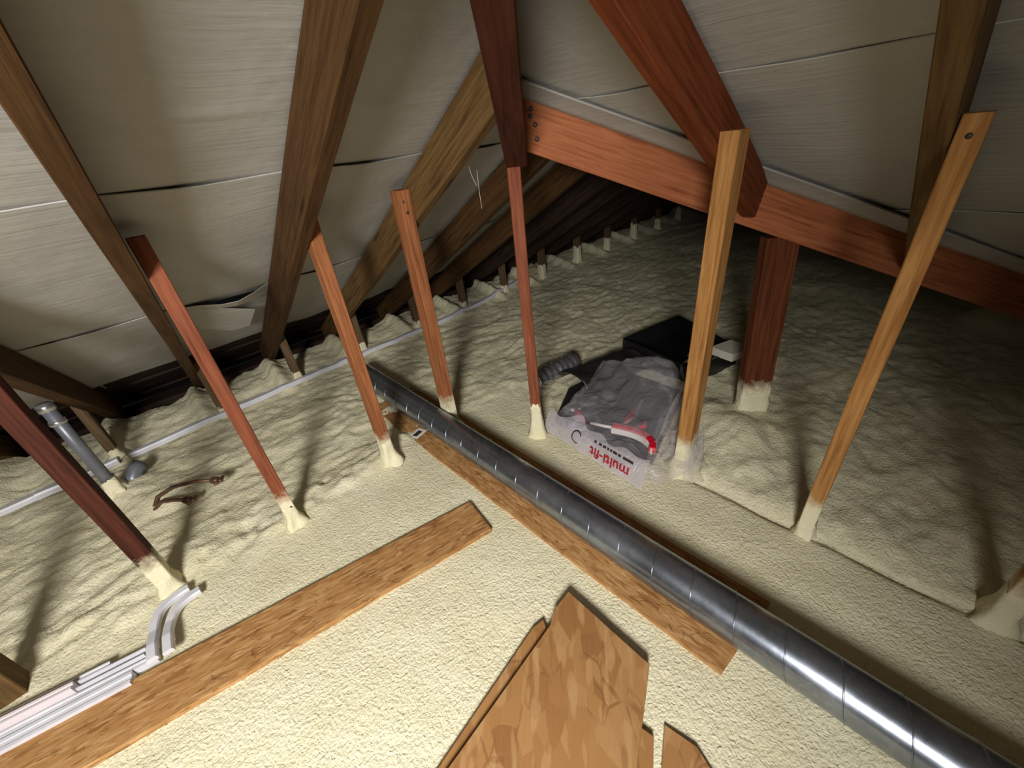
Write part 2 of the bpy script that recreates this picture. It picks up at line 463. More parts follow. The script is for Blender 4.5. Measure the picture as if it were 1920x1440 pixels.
# ------------------------------------------------------------------ the setting: floor
def rng(*parts):
    out = []
    for a, b, s_ in parts: out += list(np.arange(a, b - 1e-6, s_))
    return np.array(out + [parts[-1][1]])
gx = rng((-2.4, -1.0, 0.07), (-1.0, 2.6, 0.0105), (2.6, 3.6, 0.02), (3.6, 6.0, 0.05))
gy = rng((-2.4, -0.9, 0.07), (-0.9, 2.66, 0.0105))
X, Y = np.meshgrid(gx, gy)
Z = foam_h(X, Y)
nx, ny = len(gx), len(gy)
idx = np.arange(nx * ny).reshape(ny, nx)
quads = np.stack([idx[:-1, :-1], idx[:-1, 1:], idx[1:, 1:], idx[1:, :-1]], -1).reshape(-1, 4)
mx_, my_ = (X[:-1, :-1] + X[1:, 1:]).ravel() / 2, (Y[:-1, :-1] + Y[1:, 1:]).ravel() / 2
keep = ~((my_ < -1.0) & (mx_ > 2.86))
quads = quads[keep]
me = bpy.data.meshes.new('floor')
vv = np.stack([X, Y, Z], -1).reshape(-1, 3) * S
me.vertices.add(len(vv)); me.vertices.foreach_set('co', vv.astype(np.float32).ravel())
me.loops.add(quads.size); me.loops.foreach_set('vertex_index', quads.astype(np.int32).ravel())
me.polygons.add(len(quads)); me.polygons.foreach_set('loop_start', np.arange(0, quads.size, 4, dtype=np.int32))
me.update(calc_edges=True); me.validate()
me.polygons.foreach_set('use_smooth', [True] * len(me.polygons))
me.materials.append(FOAM)
floor = bpy.data.objects.new('floor', me); COL.objects.link(floor)
tag(floor, 'cream spray foam covering the whole attic floor, smooth in the middle and lumpy at the sides', kind='structure')

# ------------------------------------------------------------------ the setting: roof underlay
ZL, SL, ZR, SR, ZN, SN = 1.645, 0.585, 1.630, 0.570, 0.575, 0.570
ceil = bpy.data.objects.new('ceiling', None); COL.objects.link(ceil); BASE['ceiling'] = Vector((0, 0, 0))
tag(ceil, 'grey beige roofing underlay in lapped sheets over the rafters', kind='structure')
def sheet(rowsP, zfun, name='underlay_sheet', ufun=None, mat=UNDER, thick=0.0022):
    """rowsP: list of rows, each a list of (x, y, dz); a closed thin sheet"""
    nr, nc = len(rowsP), len(rowsP[0]); V, F, UV = [], [], []
    for lay in (0, 1):
        for row in rowsP:
            for (x, y, dz) in row: V.append((x, y, zfun(x, y) + dz + (thick if lay else 0)))
    N = nr * nc
    def q(i, j): return i * nc + j
    for i in range(nr - 1):
        for j in range(nc - 1):
            a, b, c, d = q(i, j), q(i, j + 1), q(i + 1, j + 1), q(i + 1, j)
            F.append((a, d, c, b)); F.append((N + a, N + b, N + c, N + d))
    for j in range(nc - 1):
        F.append((q(0, j), q(0, j + 1), N + q(0, j + 1), N + q(0, j))); F.append((q(nr - 1, j + 1), q(nr - 1, j), N + q(nr - 1, j), N + q(nr - 1, j + 1)))
    for i in range(nr - 1):
        F.append((q(i + 1, 0), q(i, 0), N + q(i, 0), N + q(i + 1, 0))); F.append((q(i, nc - 1), q(i + 1, nc - 1), N + q(i + 1, nc - 1), N + q(i, nc - 1)))
    for fc in F:
        for k in fc:
            u, v = ufun(V[k]); UV.append((u * S, v * S))
    return mk(name, V, F, mat, ceil, UV, smooth=False)
def near_raft(x):
    d = min(abs(x - r) for r in RAFT_X); return min(1.0, d / 0.16)
zl = lambda x, y: ZL - SL * y
zr = lambda x, y: ZR - SR * x
L_EDGES = [-2.4, -1.6, -0.70, -0.09, 0.515, 1.124, 1.735, 2.37]
def xs_to(x1, step=0.06):
    n = max(4, int((x1 + 2.4) / step)); return [-2.4 + (x1 + 2.4) * i / n for i in range(n + 1)]
for e0, e1 in zip(L_EDGES[:-1], L_EDGES[1:]):
    pieces = [(e0, e1)]
    if e0 < 0.926 < e1: pieces = [(e0, 0.926), (0.926, e1)]
    for pi, (p0, p1) in enumerate(pieces):
        rowsP = []; m = 12
        lap = 0.05 if p1 == e1 else 0.0
        for k in range(m + 1):
            y = p0 + (p1 + lap - p0) * k / m
            xl = (y - 0.03) if p1 <= 0.926 else 6.0
            n = 150 if xl > 3 else 60
            row = []
            for i in range(n + 1):
                x = -2.4 + (xl + 2.4) * i / n
                t = near_raft(x)
                g = (y - e0) / (e1 - e0)
                # the upper rim of each sheet hangs just below the one above it
                dz = -0.0075 * (1 - g) * (0.55 + 0.9 * t) - 0.004 * t * math.sin(3.1 * g)
                dz += 0.0035 * t * mnoise.noise(Vector((x * 3.0, y * 4.0, 2.2)))
                dz += -0.004 * math.exp(-((g - 0.70) / 0.02) ** 2) * t
                if e0 == 1.735 and 0.03 < x < 0.33 and p0 == e0:
                    dz -= 0.030 * math.exp(-((x - 0.22) / 0.09) ** 2) * max(0, 1 - (y - p0) / 0.17)
                row.append((x, y, dz))
            rowsP.append(row)
        sheet(rowsP, zl, ufun=lambda v: (v[0], v[1] * 1.16))
R_EDGES = [-2.4, -1.5, -0.83, -0.22, 0.39, 0.992, 1.60, 2.2, 2.86]
for e0, e1 in zip(R_EDGES[:-1], R_EDGES[1:]):
    pieces = [(e0, e1)]
    if e0 < 0.91 < e1: pieces = [(e0, 0.91), (0.91, e1)]
    for p0, p1 in pieces:
        rowsP = []; m = 12
        lap = 0.05 if p1 == e1 else 0.0
        for k in range(m + 1):
            x = p0 + (p1 + lap - p0) * k / m
            yl = min(x + 0.03, 1.865 - x)
            row = []
            for i in range(71):
                y = -2.4 + (yl + 2.4) * i / 70
                t = min(1.0, min(abs(y - r) for r in (0.435, 0.07, -0.30, -0.67, 0.80)) / 0.16)
                g = (x - e0) / (e1 - e0)
                dz = -0.0075 * (1 - g) * (0.35 + 1.0 * t * (0.5 + mnoise.noise(Vector((y * 5, e0, 1))))) - 0.004 * t * math.sin(3.1 * g)
                dz += 0.004 * t * mnoise.noise(Vector((y * 3.0, x * 4.0, 7.2)))
                row.append((x, y, dz))
            rowsP.append(row)
        sheet(rowsP, zr, ufun=lambda v: (v[1], v[0] * 1.15))
# torn flap hanging at the lap between the second and third left rafter
V = [(0.055, 1.728, 0.628), (0.285, 1.835, 0.522), (0.268, 2.02, 0.415), (0.20, 2.03, 0.415), (0.10, 1.93, 0.487), (0.055, 1.80, 0.572)]
V = V + [(a, b, c + 0.002) for a, b, c in V]
F = [(5, 4, 3, 2, 1, 0), (6, 7, 8, 9, 10, 11)] + [(i, (i + 1) % 6, 6 + (i + 1) % 6, 6 + i) for i in range(6)]
mk('torn_flap', V, F, UNDER, ceil, [(V[i][0] * S, V[i][1] * S) for fc in F for i in fc])
# near slope of the far wing, behind the valley timber
rowsP = []
for k in range(13):
    y = -1.0 + 1.926 * k / 12
    rowsP.append([(1.90 - y + (6.0 - 1.90 + y) * i / 20, y, 0.01) for i in range(21)])
sheet(rowsP, lambda x, y: ZN + SN * y, ufun=lambda v: (v[0], v[1]))
# turned-up strip of lining along the valley timber, with its bright rim
def valley_pt(x, lift=0.0, off=0.0):
    y = 1.865 - x
    return Vector((x - off * 0.7071, y - off * 0.7071, zr(x, y) + lift))
V, F, UV = [], [], []
n = 60
for i in range(n + 1):
    x = 0.925 + i / n * 1.55
    wv = 0.004 * mnoise.noise(Vector((x * 4, 1, 1)))
    for (off, lift) in ((-0.002, -0.010), (0.020, 0.000), (0.050, 0.004 + wv), (0.086 + wv, 0.010), (0.093 + wv, 0.002), (0.084 + wv, 0.004), (0.05, -0.004 + wv)):
        # follow the slope of the right-hand roof: off runs uphill
        V.append(valley_pt(x, lift + off * 0.40 - 0.022, off))
for i in range(n):
    for j in range(7):
        jj = (j + 1) % 7
        F.append((i * 7 + j, i * 7 + jj, (i + 1) * 7 + jj, (i + 1) * 7 + j))
for fc in F:
    for k in fc: UV.append((V[k].x * S, V[k].z * S))
mk('valley_lining', V, F, UNDER, ceil, UV, smooth=True)
tag(bpy.data.objects['valley_lining'], 'pale turned-up strip of lining above the valley timber')

# outer walls that close the attic (behind the camera and at the far end)
def wallbox(name, a, b, z0, z1, th, mat):
    a, b = Vector(a), Vector(b); x = (b - a).normalized(); y = Vector((-x.y, x.x, 0))
    V, F = box_geo((a + b) / 2 + Vector((0, 0, (z0 + z1) / 2)), x, y, Vector((0, 0, 1)), (b - a).length, th, z1 - z0)
    return tag(mk(name, V, F, mat), kind='structure')
BLOCK = plain('grey_block', lin((120, 112, 104)), 0.9, 0, 0.2, (14, 0.3, 0.01), (6, lin((104, 96, 90))))
wallbox('wall_left', (-2.42, -2.45, 0), (-2.42, 2.7, 0), -0.1, 3.1, 0.04, BLOCK)
wallbox('wall_back', (-2.42, -2.42, 0), (2.9, -2.42, 0), -0.1, 3.1, 0.04, BLOCK)
wallbox('wall_right', (6.02, -1.1, 0), (6.02, 2.7, 0), -0.1, 1.2, 0.04, BLOCK)

# eave boarding: dark timber below the last sheet, and the dark soffit under the foam edge
trim = bpy.data.objects.new('trim_1', None); COL.objects.link(trim); BASE['trim_1'] = Vector((0, 0, 0))
tag(trim, 'dark eave boarding behind the foam edge', kind='structure')
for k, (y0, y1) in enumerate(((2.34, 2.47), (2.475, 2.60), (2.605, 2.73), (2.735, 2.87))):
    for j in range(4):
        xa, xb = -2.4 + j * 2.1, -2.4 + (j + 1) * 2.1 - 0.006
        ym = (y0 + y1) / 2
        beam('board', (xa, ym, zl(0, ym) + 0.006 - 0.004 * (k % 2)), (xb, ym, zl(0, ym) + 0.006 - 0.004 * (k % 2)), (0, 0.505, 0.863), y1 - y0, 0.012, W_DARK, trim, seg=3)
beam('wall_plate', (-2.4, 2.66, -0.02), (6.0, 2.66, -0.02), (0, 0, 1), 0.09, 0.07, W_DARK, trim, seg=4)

# ------------------------------------------------------------------ timbers
RB = 0.130     # plumb depth of a rafter
RW = 0.036
def nail(parent, p, nrm, r=0.0045):
    nrm = Vector(nrm).normalized()
    p = Vector(p)
    tube('nail', [p - nrm * 0.004, p + nrm * 0.0012, p + nrm * 0.0016], [r, r, r * 0.6], NAIL, parent, 8)
def left_rafter(x, y_hi, label, mat, group=None):
    y_lo = 2.62
    zb = lambda y: zl(0, y) - RB / 2 - 0.012
    a, b = (x, y_hi, zb(y_hi)), (x, y_lo, zb(y_lo))
    o = beam('rafter', a, b, (0, 0, 1), RW, (RB - 0.008) * 0.863, mat, seg=8, warp=0.004, seed=x * 3, base=(x, y_lo, zb(y_lo)))
    tag(o, label, 'rafter', group); return o
left_labels = {
    2: ('dark brown rafter at the far left edge, ending above the grey pipe', W_BROWN),
    3: ('olive brown rafter running down the left slope from the left edge, beside the torn flap', W_BROWN),
    4: ('broad olive brown rafter in the left slope with pale scratches, right of the torn flap', W_BROWN),
    5: ('olive rafter behind the orange strut with a nailed top, left of the hip timber', W_OLIVE),
    6: ('brown rafter just left of the hip prop, first below the hip', W_BROWN),
    7: ('dim brown rafter, second beyond the hip timber and partly behind the hip prop', W_BROWN),
}
for i, x in enumerate(RAFT_X):
    hip_y = x + 0.03
    y_hi = max(min(hip_y, 0.93) if x > 0.9 else hip_y + 0.02, -0.9)
    if x > 0.9: y_hi = 0.945
    if i in left_labels: left_rafter(x, y_hi, *left_labels[i])
    elif i < 2: left_rafter(x, y_hi, 'rafter of the left slope, outside the left edge of the view' if i == 0 else 'dark rafter beyond the left edge above the leftmost strut', W_OLIVE)
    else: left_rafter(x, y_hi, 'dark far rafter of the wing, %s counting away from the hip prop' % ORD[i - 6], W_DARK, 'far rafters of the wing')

def right_rafter(y, label, mat):
    zb = lambda x: zr(x, 0) - RB / 2 - 0.012
    x_hi = y - 0.0 if y > 0 else y
    x_hi = max(y - 0.03, -0.9); x_lo = min(1.80 - y, 2.84)
    o = beam('rafter', (x_hi, y, zb(x_hi)), (x_lo, y, zb(x_lo)), (0, 0, 1), RW, (RB - 0.008) * 0.868, mat, seg=8, warp=0.004, seed=y * 5 + 2, base=(x_lo, y, zb(x_lo)))
    tag(o, label, 'rafter'); return o
right_rafter(0.440, 'thick red rafter at the top centre coming down to the valley timber', W_RAFT)
right_rafter(0.075, 'dark olive rafter at the top right corner, above the thin leaning strut', W_OLIVE)
right_rafter(-0.300, 'rafter of the right slope beyond the right edge of the view', W_RAFT)
right_rafter(-0.670, 'hidden rafter of the right slope behind the viewer', W_RAFT)

# hip timber (comes down from over the camera to the prop) and valley timber
hx0, hx1 = -0.9, 0.885
hz = lambda x: ZL - SL * (x + 0.03) - 0.105
hip = beam('hip_timber', (hx0, hx0 + 0.075, hz(hx0)), (hx1, hx1 + 0.022, hz(hx1)), (0, 0, 1), 0.058, 0.185 * 0.92, W_DARKRED, seg=8, warp=0.003, base=(hx1, hx1 + 0.03, hz(hx1) - 0.08))
tag(hip, 'dark red brown hip timber dropping from the top centre onto the slim red prop', 'hip beam')
vx0, vx1 = 0.915, 2.62
vz = lambda x: zr(x, 0) - 0.080
val = beam('valley_timber', (vx0, 1.85 - vx0, vz(vx0) + 0.010), (vx1, 1.85 - vx1, vz(vx1)), (0, 0, 1), 0.045, 0.138 * 0.93, W_VALLEY, seg=10, warp=0.003, base=(vx1, 1.85 - vx1, vz(vx1) - 0.07))
tag(val, 'long orange brown valley timber running right from the hip prop, nail heads at its end', 'valley beam')
vn = Vector((-1, -1, 0)).normalized()
for (tx, dz) in ((0.948, 0.045), (0.954, 0.012), (0.956, -0.020), (0.946, 0.028)):
    nail(val, Vector((tx, 1.85 - tx, vz(tx) + dz)) + vn * 0.0235, vn, 0.006)

# ------------------------------------------------------------------ struts with foamed feet
def foot(parent, base, w, d, h, ang=0.0, flare=0.022, lean=(0, 0), seed=0):
    """foam sprayed up the foot of a timber: a ragged sleeve flaring onto the floor"""
    V, F = [], []; n, m = 24, 9
    b = Vector(base)
    for k in range(m + 1):
        t = k / m
        for i in range(n):
            an = 2 * math.pi * i / n + 0.13
            cx_, cy_ = math.cos(an), math.sin(an)
            q = max(abs(cx_), abs(cy_)); sx, sy = cx_ / q, cy_ / q            # square outline
            rl = (1 - t) ** 3.0
            nz = mnoise.noise(Vector((cx_ * 1.7 + seed, cy_ * 1.7, t * 3 + seed)))
            top = h * (1 + 0.30 * mnoise.noise(Vector((cx_ * 2.2 + seed * 3, cy_ * 2.2, 5))))
            ex = 0.0035 * (1 - t * 0.75) + flare * rl * (1 + 1.2 * nz) + 0.0015 * nz
            rnd = 1 - 0.30 * rl * (1 - 1 / (abs(sx) + abs(sy) + 1e-6)) 
            lx, ly = sx * (w / 2 + ex) * rnd, sy * (d / 2 + ex) * rnd
            ca, sa = math.cos(ang), math.sin(ang)
            zz = -0.012 + t * (top + 0.012)
            V.append((b.x + lx * ca - ly * sa + lean[0] * zz, b.y + lx * sa + ly * ca + lean[1] * zz, b.z + zz))
    for k in range(m):
        for i in range(n):
            j = (i + 1) % n
            F.append((k * n + i, k * n + j, (k + 1) * n + j, (k + 1) * n + i))
    F.append(tuple(m * n + i for i in range(n)))
    return mk('foam_foot', V, F, FOAM_SMOOTH, parent, smooth=True)
def strut(name, base, top, w, d, mat, label, cat, fh_=0.10, ang=0.0, flare=0.022, seed=0, nails=(), group=None):
    x, y = base
    b = (x, y, min(0.0, fh(x, y)) - 0.005)
    t = empty(name, (x, y, 0), label, cat, group)
    ya = Vector((-math.sin(ang), math.cos(ang), 0))
    beam('shaft', b, top, ya, w, d, mat, t, seg=6, warp=0.002, seed=seed)
    if fh_: foot(t, (x, y, fh(x, y)), w, d, fh_, ang, flare, ((top[0] - x) / top[2], (top[1] - y) / top[2]), seed)
    ax = Vector(top) - Vector(b)
    for (fz, nx_, ny_) in nails:
        p = Vector(b) + ax * fz + Vector((nx_ * w / 2, ny_ * d / 2, 0)); nail(t, p, (nx_, ny_, 0))
    return t
strut('strut', (-0.303, 1.250), (-0.303, 1.250, 0.90), 0.040, 0.050, W_DARKRED, 'dark red strut at the left edge with its foot by the bent white pipes', 'strut', 0.055, seed=1)
strut('strut', (0.036, 1.205), (0.036, 1.205, 0.90), 0.034, 0.034, W_RED, 'thin red strut landing in the foam behind the long strand board, second from the left', 'strut', 0.075, seed=2)
strut('strut', (0.394, 1.215), (0.394, 1.215, 0.905), 0.036, 0.046, W_ORANGE, 'orange brown strut landing beside the far end of the steel duct, on its left', 'strut', 0.085, seed=3)
strut('strut', (0.688, 1.225), (0.688, 1.225, 0.895), 0.040, 0.055, W_ORANGE, 'light orange strut with a nailed top just behind the steel duct', 'strut', 0.085, seed=4, nails=((0.965, -0.6, -1), (0.93, -0.3, -1)))
strut('hip_prop', (0.868, 0.900), (0.866, 0.903, 0.930), 0.040, 0.036, W_RED, 'slim red brown prop under the end of the hip timber, left of the plastic bag', 'strut', 0.150, ang=0.78, seed=5, flare=0.018, nails=((0.96, -1, 0), (0.975, -0.2, -1)))
strut('strut', (1.038, 0.400), (1.038, 0.400, 0.962), 0.056, 0.042, W_PALE, 'pale brown strut with its foot wrapped in clear plastic, nailed to the red rafter', 'strut', 0.085, seed=6, flare=0.035)
strut('post', (1.470, 0.350), (1.492, 0.388, 0.650), 0.100, 0.046, W_POST, 'wide red brown post under the valley timber with a white foamed base', 'post', 0.075, ang=-math.pi / 4, seed=7, flare=0.012)
strut('strut', (1.012, 0.043), (1.012, 0.040, 0.958), 0.038, 0.034, W_PALE, 'long thin pale strut leaning across the right side, second from the right edge', 'strut', 0.060, seed=8, flare=0.020, nails=((0.97, -1, 0),))
strut('strut', (1.020, -0.312), (1.020, -0.318, 0.985), 0.040, 0.036, W_PALE, 'strut at the right edge with a tall white foamed foot', 'strut', 0.110, seed=9, flare=0.018)
strut('strut', (-0.622, 1.212), (-0.622, 1.212, 0.90), 0.050, 0.060, W_OLIVE, 'stub of brown strut at the far left edge beside the white trunking', 'strut', 0.0, seed=10)

# short studs between the eave joists and the rafters
STUDS = [(-0.375, 2.175, 'short eave stud by the grey metal pipe', 0.030), (0.030, 2.180, 'short eave stud behind the thin red strut, at the white conduit', 0.030), (0.392, 2.195, 'pale short eave stud below the broad olive rafter', 0.045),
         (0.775, 2.215, 'short eave stud half hidden by the orange strut beside the far duct end', 0.050), (1.160, 2.220, 'grey brown eave stud seen left of the nailed orange strut', 0.045), (1.545, 2.235, 'grey brown eave stud right of the nailed orange strut', 0.045),
         (1.935, 2.235, 'grey brown eave stud close left of the hip prop, near the conduit bend', 0.045)]
for k, (x, y, lab, fo) in enumerate(STUDS):
    b = fh(x, y)
    zt = zl(0, y) - RB + 0.05
    t = empty('eave_stud', (x, y, b), lab, 'stud', 'short studs along the eave')
    beam('shaft', (x, y, b - 0.02), (x, y, zt), (0, 1, 0), 0.034, 0.045, W_STUD, t, seg=3, seed=k + 20)
    foot(t, (x, y, b), 0.034, 0.045, fo, 0, 0.016, seed=k + 30)
for k, x in enumerate((2.35, 2.80, 3.24, 3.68, 4.14, 4.58)):
    y = 2.23; b = fh(x, y); zt = zl(0, y) - RB + 0.05
    t = empty('eave_stud', (x, y, b), 'far eave stud with a white foamed foot, %s to the right of the hip prop' % ORD[k], 'stud', 'foam-footed studs of the far wing')
    beam('shaft', (x, y, b - 0.02), (x, y, zt), (0, 1, 0), 0.040, 0.050, W_STUD, t, seg=3, seed=k + 40)
    foot(t, (x, y, b), 0.044, 0.052, 0.10 + 0.03 * (k % 2), 0, 0.014, seed=k + 50)

# ------------------------------------------------------------------ white conduit along the eave
cab = empty('cable_conduit', (0.3, 2.14, 0.0), 'long flat white conduit running along the eave behind the struts', 'conduit')
path = [(-1.10, 2.10), (-0.732, 2.10), (-0.42, 2.115), (-0.10, 2.135), (0.30, 2.145), (0.70, 2.150), (1.10, 2.152), (1.45, 2.160), (1.66, 2.185), (1.85, 2.215), (2.03, 2.250), (2.20, 2.30)]
def ribbon(name, pts, wd, ht, mat, parent, zf):
    """flat rounded strip: pts 2-D centre line"""
    V, F = [], []; P = [Vector(p) for p in pts]; n = len(P)
    prof = [(-0.5, 0.0), (-0.5, 0.7), (-0.38, 1.0), (0.38, 1.0), (0.5, 0.7), (0.5, 0.0)]
    for i, p in enumerate(P):
        t = (P[min(i + 1, n - 1)] - P[max(i - 1, 0)]).normalized(); nn = Vector((-t.y, t.x)); z = zf(p.x, p.y)
        for (a, b) in prof: V.append((p.x + nn.x * a * wd, p.y + nn.y * a * wd, z + b * ht))
    m = len(prof)
    for i in range(n - 1):
        for j in range(m):
            jj = (j + 1) % m; F.append((i * m + j, (i + 1) * m + j, (i + 1) * m + jj, i * m + jj))
    F.append(tuple(range(m))); F.append(tuple((n - 1) * m + j for j in range(m))[::-1])
    return mk(name, V, F, mat, parent)
def dens(pts, step=0.06):
    out = []
    for p, q in zip(pts[:-1], pts[1:]):
        m = max(1, int(math.dist(p, q) / step))
        for k in range(m): out.append((p[0] + (q[0] - p[0]) * k / m, p[1] + (q[1] - p[1]) * k / m))
    return out + [pts[-1]]
def smooth2(pts, it=2):
    for _ in range(it):
        out = [pts[0]]
        for p, q in zip(pts[:-1], pts[1:]):
            out.append((p[0] * .75 + q[0] * .25, p[1] * .75 + q[1] * .25)); out.append((p[0] * .25 + q[0] * .75, p[1] * .25 + q[1] * .75))
        pts = out + [pts[-1]]
    return pts
allp = dens(smooth2(path, 2), 0.05)
czf = lambda x, y: fh(x, y) * 0.35 + 0.016
cut = [(-1.2, -0.478), (-0.472, -0.372), (-0.34, 0.62), (0.626, 2.3)]
for (a, b) in cut:
    seg = [p for p in allp if a <= p[0] <= b]
    seg = [(a, seg[0][1])] + seg + [(b, seg[-1][1])] if a > -1.1 and b < 2.2 else seg
    ribbon('conduit_length', seg, 0.030, 0.022, PVC, cab, czf)
ribbon('joint_sleeve', [(-0.62, 2.106), (-0.54, 2.109)], 0.034, 0.026, PVC, cab, czf)
ribbon('joint_sleeve', [(0.600, 2.149), (0.645, 2.150)], 0.036, 0.026, PVC, cab, czf)
ribbon('joint_sleeve', [(0.05, 2.140), (0.085, 2.141)], 0.033, 0.025, PVC, cab, czf)

# ------------------------------------------------------------------ grey vent pipe with collars, its socket and foam foot
pipe = empty('vent_pipe', (-0.385, 1.865, 0.0), 'grey metal pipe standing in foam at the left, bright collars at its top', 'pipe')
pb, pt = Vector((-0.385, 1.865, fh(-0.385, 1.865) - 0.02)), Vector((-0.386, 1.864, 0.425))
tube('pipe_tube', [pb, pb + (pt - pb) * 0.5, pt], 0.0185, GREY_PIPE, pipe, 20)
for z0, z1 in ((0.345, 0.362), (0.398, 0.422)):
    p = lambda z: pb + (pt - pb) * ((z - pb.z) / (pt.z - pb.z))
    tube('collar', [p(z0), p(z0 + 0.003), p(z1 - 0.003), p(z1)], [0.0205, 0.023, 0.023, 0.0205], CHROME, pipe, 20)
tube('socket', [(-0.345, 1.905, 0.010), (-0.335, 1.915, 0.030), (-0.318, 1.932, 0.048), (-0.300, 1.950, 0.052)], [0.026, 0.026, 0.027, 0.028], GREY_PIPE, pipe, 18)
foot(pipe, (-0.385, 1.865, fh(-0.385, 1.865)), 0.040, 0.040, 0.055, 0, 0.030, seed=61)

# copper tails with fittings
cp = empty('copper_tails', (-0.281, 1.660, 0.0), 'pair of dull copper pipe tails with tap fittings poking from the foam at the left', 'pipes')
tube('copper_tail', [(-0.300, 1.668, 0.012), (-0.275, 1.672, 0.045), (-0.225, 1.662, 0.060), (-0.16, 1.62, 0.066), (-0.115, 1.578, 0.066)], 0.0065, COPPER, cp, 10)
tube('copper_tail', [(-0.300, 1.655, 0.012), (-0.272, 1.640, 0.040), (-0.235, 1.600, 0.048), (-0.208, 1.570, 0.048)], 0.0065, COPPER, cp, 10)
def fitting(p, d):
    p, d = Vector(p), Vector(d).normalized(); s = d.cross(Vector((0, 0, 1))).normalized()
    a = tube('tap_fitting', [p, p + d * 0.006, p + d * 0.026, p + d * 0.030], [0.008, 0.013, 0.013, 0.009], COPPER, cp, 8, smooth=False)
    q = p + d * 0.034
    tube('fitting_ear', [q - s * 0.020, q - s * 0.014, q + s * 0.014, q + s * 0.020], [0.005, 0.007, 0.007, 0.005], COPPER, cp, 8)
    tube('fitting_ear', [q - d * 0.008, q + d * 0.012], 0.006, COPPER, cp, 8)
fitting((-0.115, 1.578, 0.066), (0.6, -0.75, 0.0))
fitting((-0.208, 1.570, 0.048), (0.6, -0.75, 0.0))

# ------------------------------------------------------------------ strand boards
B1 = slab('strand_board', [(-1.12, 1.160), (0.463, 0.824), (0.440, 0.692), (-1.12, 1.003)], 0.000, 0.016, OSB, udir=(0.978, -0.207), chip=0.0006)
tag(B1, 'long narrow strand board lying on the foam at lower left beside the white trunking', 'board')
B2 = slab('strand_board', [(0.520, 1.62), (0.742, 1.62), (0.742, 0.040), (0.520, 0.058)], -0.002, 0.010, OSB, udir=(0, 1), chip=0.0012)
tag(B2, 'strand board strip lying under the steel duct, pale label at its far part', 'board')
tg = empty('paper_tag', (0.553, 1.275, 0.010), 'small white printed tag on the strand board strip beside the duct', 'tag')
slab('paper', [(0.520, 1.287), (0.532, 1.248), (0.587, 1.262), (0.576, 1.303)], 0.0103, 0.0112, PAPER, tg)
slab('printed_mark', [(0.530, 1.281), (0.538, 1.262), (0.573, 1.270), (0.567, 1.290)], 0.0113, 0.0116, INK_BLACK, tg)

# the stack near the camera
B4 = slab('strand_board', [(0.348, 0.400), (0.318, 0.405), (-0.06, 0.350), (-0.20, 0.05), (0.18, 0.05)], 0.000, 0.017, OSB_BIG, udir=(0.7, 0.6), chip=0.0008)
tag(B4, 'strand board offcut at the bottom of the near stack, showing only its left rim', 'board')
B3 = slab('strand_board', [(0.434, 0.392), (0.372, 0.388), (0.345, 0.372), (-0.02, 0.335), (-0.16, 0.02), (0.175, 0.06), (0.425, 0.168)], 0.0172, 0.036, OSB_BIG, udir=(0.75, 0.66), chip=0.0008)
tag(B3, 'big strand board offcut with large flakes on top of the near stack at bottom centre', 'board')
B5 = slab('strand_board', [(0.322, 0.150), (0.330, 0.103), (0.18, 0.02), (0.05, -0.05), (0.10, 0.058)], 0.000, 0.0165, OSB_BIG, udir=(0.3, 0.95), chip=0.0008)
tag(B5, 'small strand board piece poking out below the right side of the near stack', 'board')
B6 = slab('strand_board', [(0.362, 0.098), (0.372, 0.040), (0.30, -0.14), (0.14, -0.10), (0.20, 0.025)], -0.002, 0.012, OSB_BIG, udir=(0.9, 0.2), chip=0.0008)
tag(B6, 'lowest strand board piece at the bottom edge right of the near stack', 'board')

# ------------------------------------------------------------------ steel duct
dr, dx, dz_ = 0.0505, 0.617, 0.0615
duct = empty('spiral_duct', (dx, -0.9, 0.010), 'long galvanised spiral steel duct lying across the floor from the lower right', 'duct')
n, y0, y1 = 48, -0.95, 1.86
V, F = [], []
for k, yy in enumerate(np.linspace(y0, y1, 30)):
    for i in range(n):
        an = 2 * math.pi * i / n; V.append((dx + dr * math.cos(an), yy, dz_ + dr * math.sin(an)))
for k in range(29):
    for i in range(n):
        j = (i + 1) % n; F.append((k * n + i, k * n + j, (k + 1) * n + j, (k + 1) * n + i))
for k, yy in enumerate((y0, y1)):
    st = len(V)
    for i in range(n):
        an = 2 * math.pi * i / n; V.append((dx + (dr - 0.002) * math.cos(an), yy, dz_ + (dr - 0.002) * math.sin(an)))
st0 = 30 * n
for i in range(n):
    j = (i + 1) % n
    F.append((i, st0 + i, st0 + j, j)); F.append((29 * n + i, 29 * n + j, st0 + n + j, st0 + n + i)); F.append((st0 + i, st0 + n + i, st0 + n + j, st0 + j))
mk('duct_tube', V, F, GALV, duct, smooth=True)
pitch = 0.0925; hp = []
steps = int((y1 - y0 - 0.03) / pitch * 40)
for k in range(steps + 1):
    an = -2 * math.pi * k / 40 + 2.0; hp.append((dx + (dr + 0.0002) * math.cos(an), y0 + 0.01 + pitch * k / 40, dz_ + (dr + 0.0002) * math.sin(an)))
tube('spiral_seam', hp, 0.0014, GALV, duct, 5)

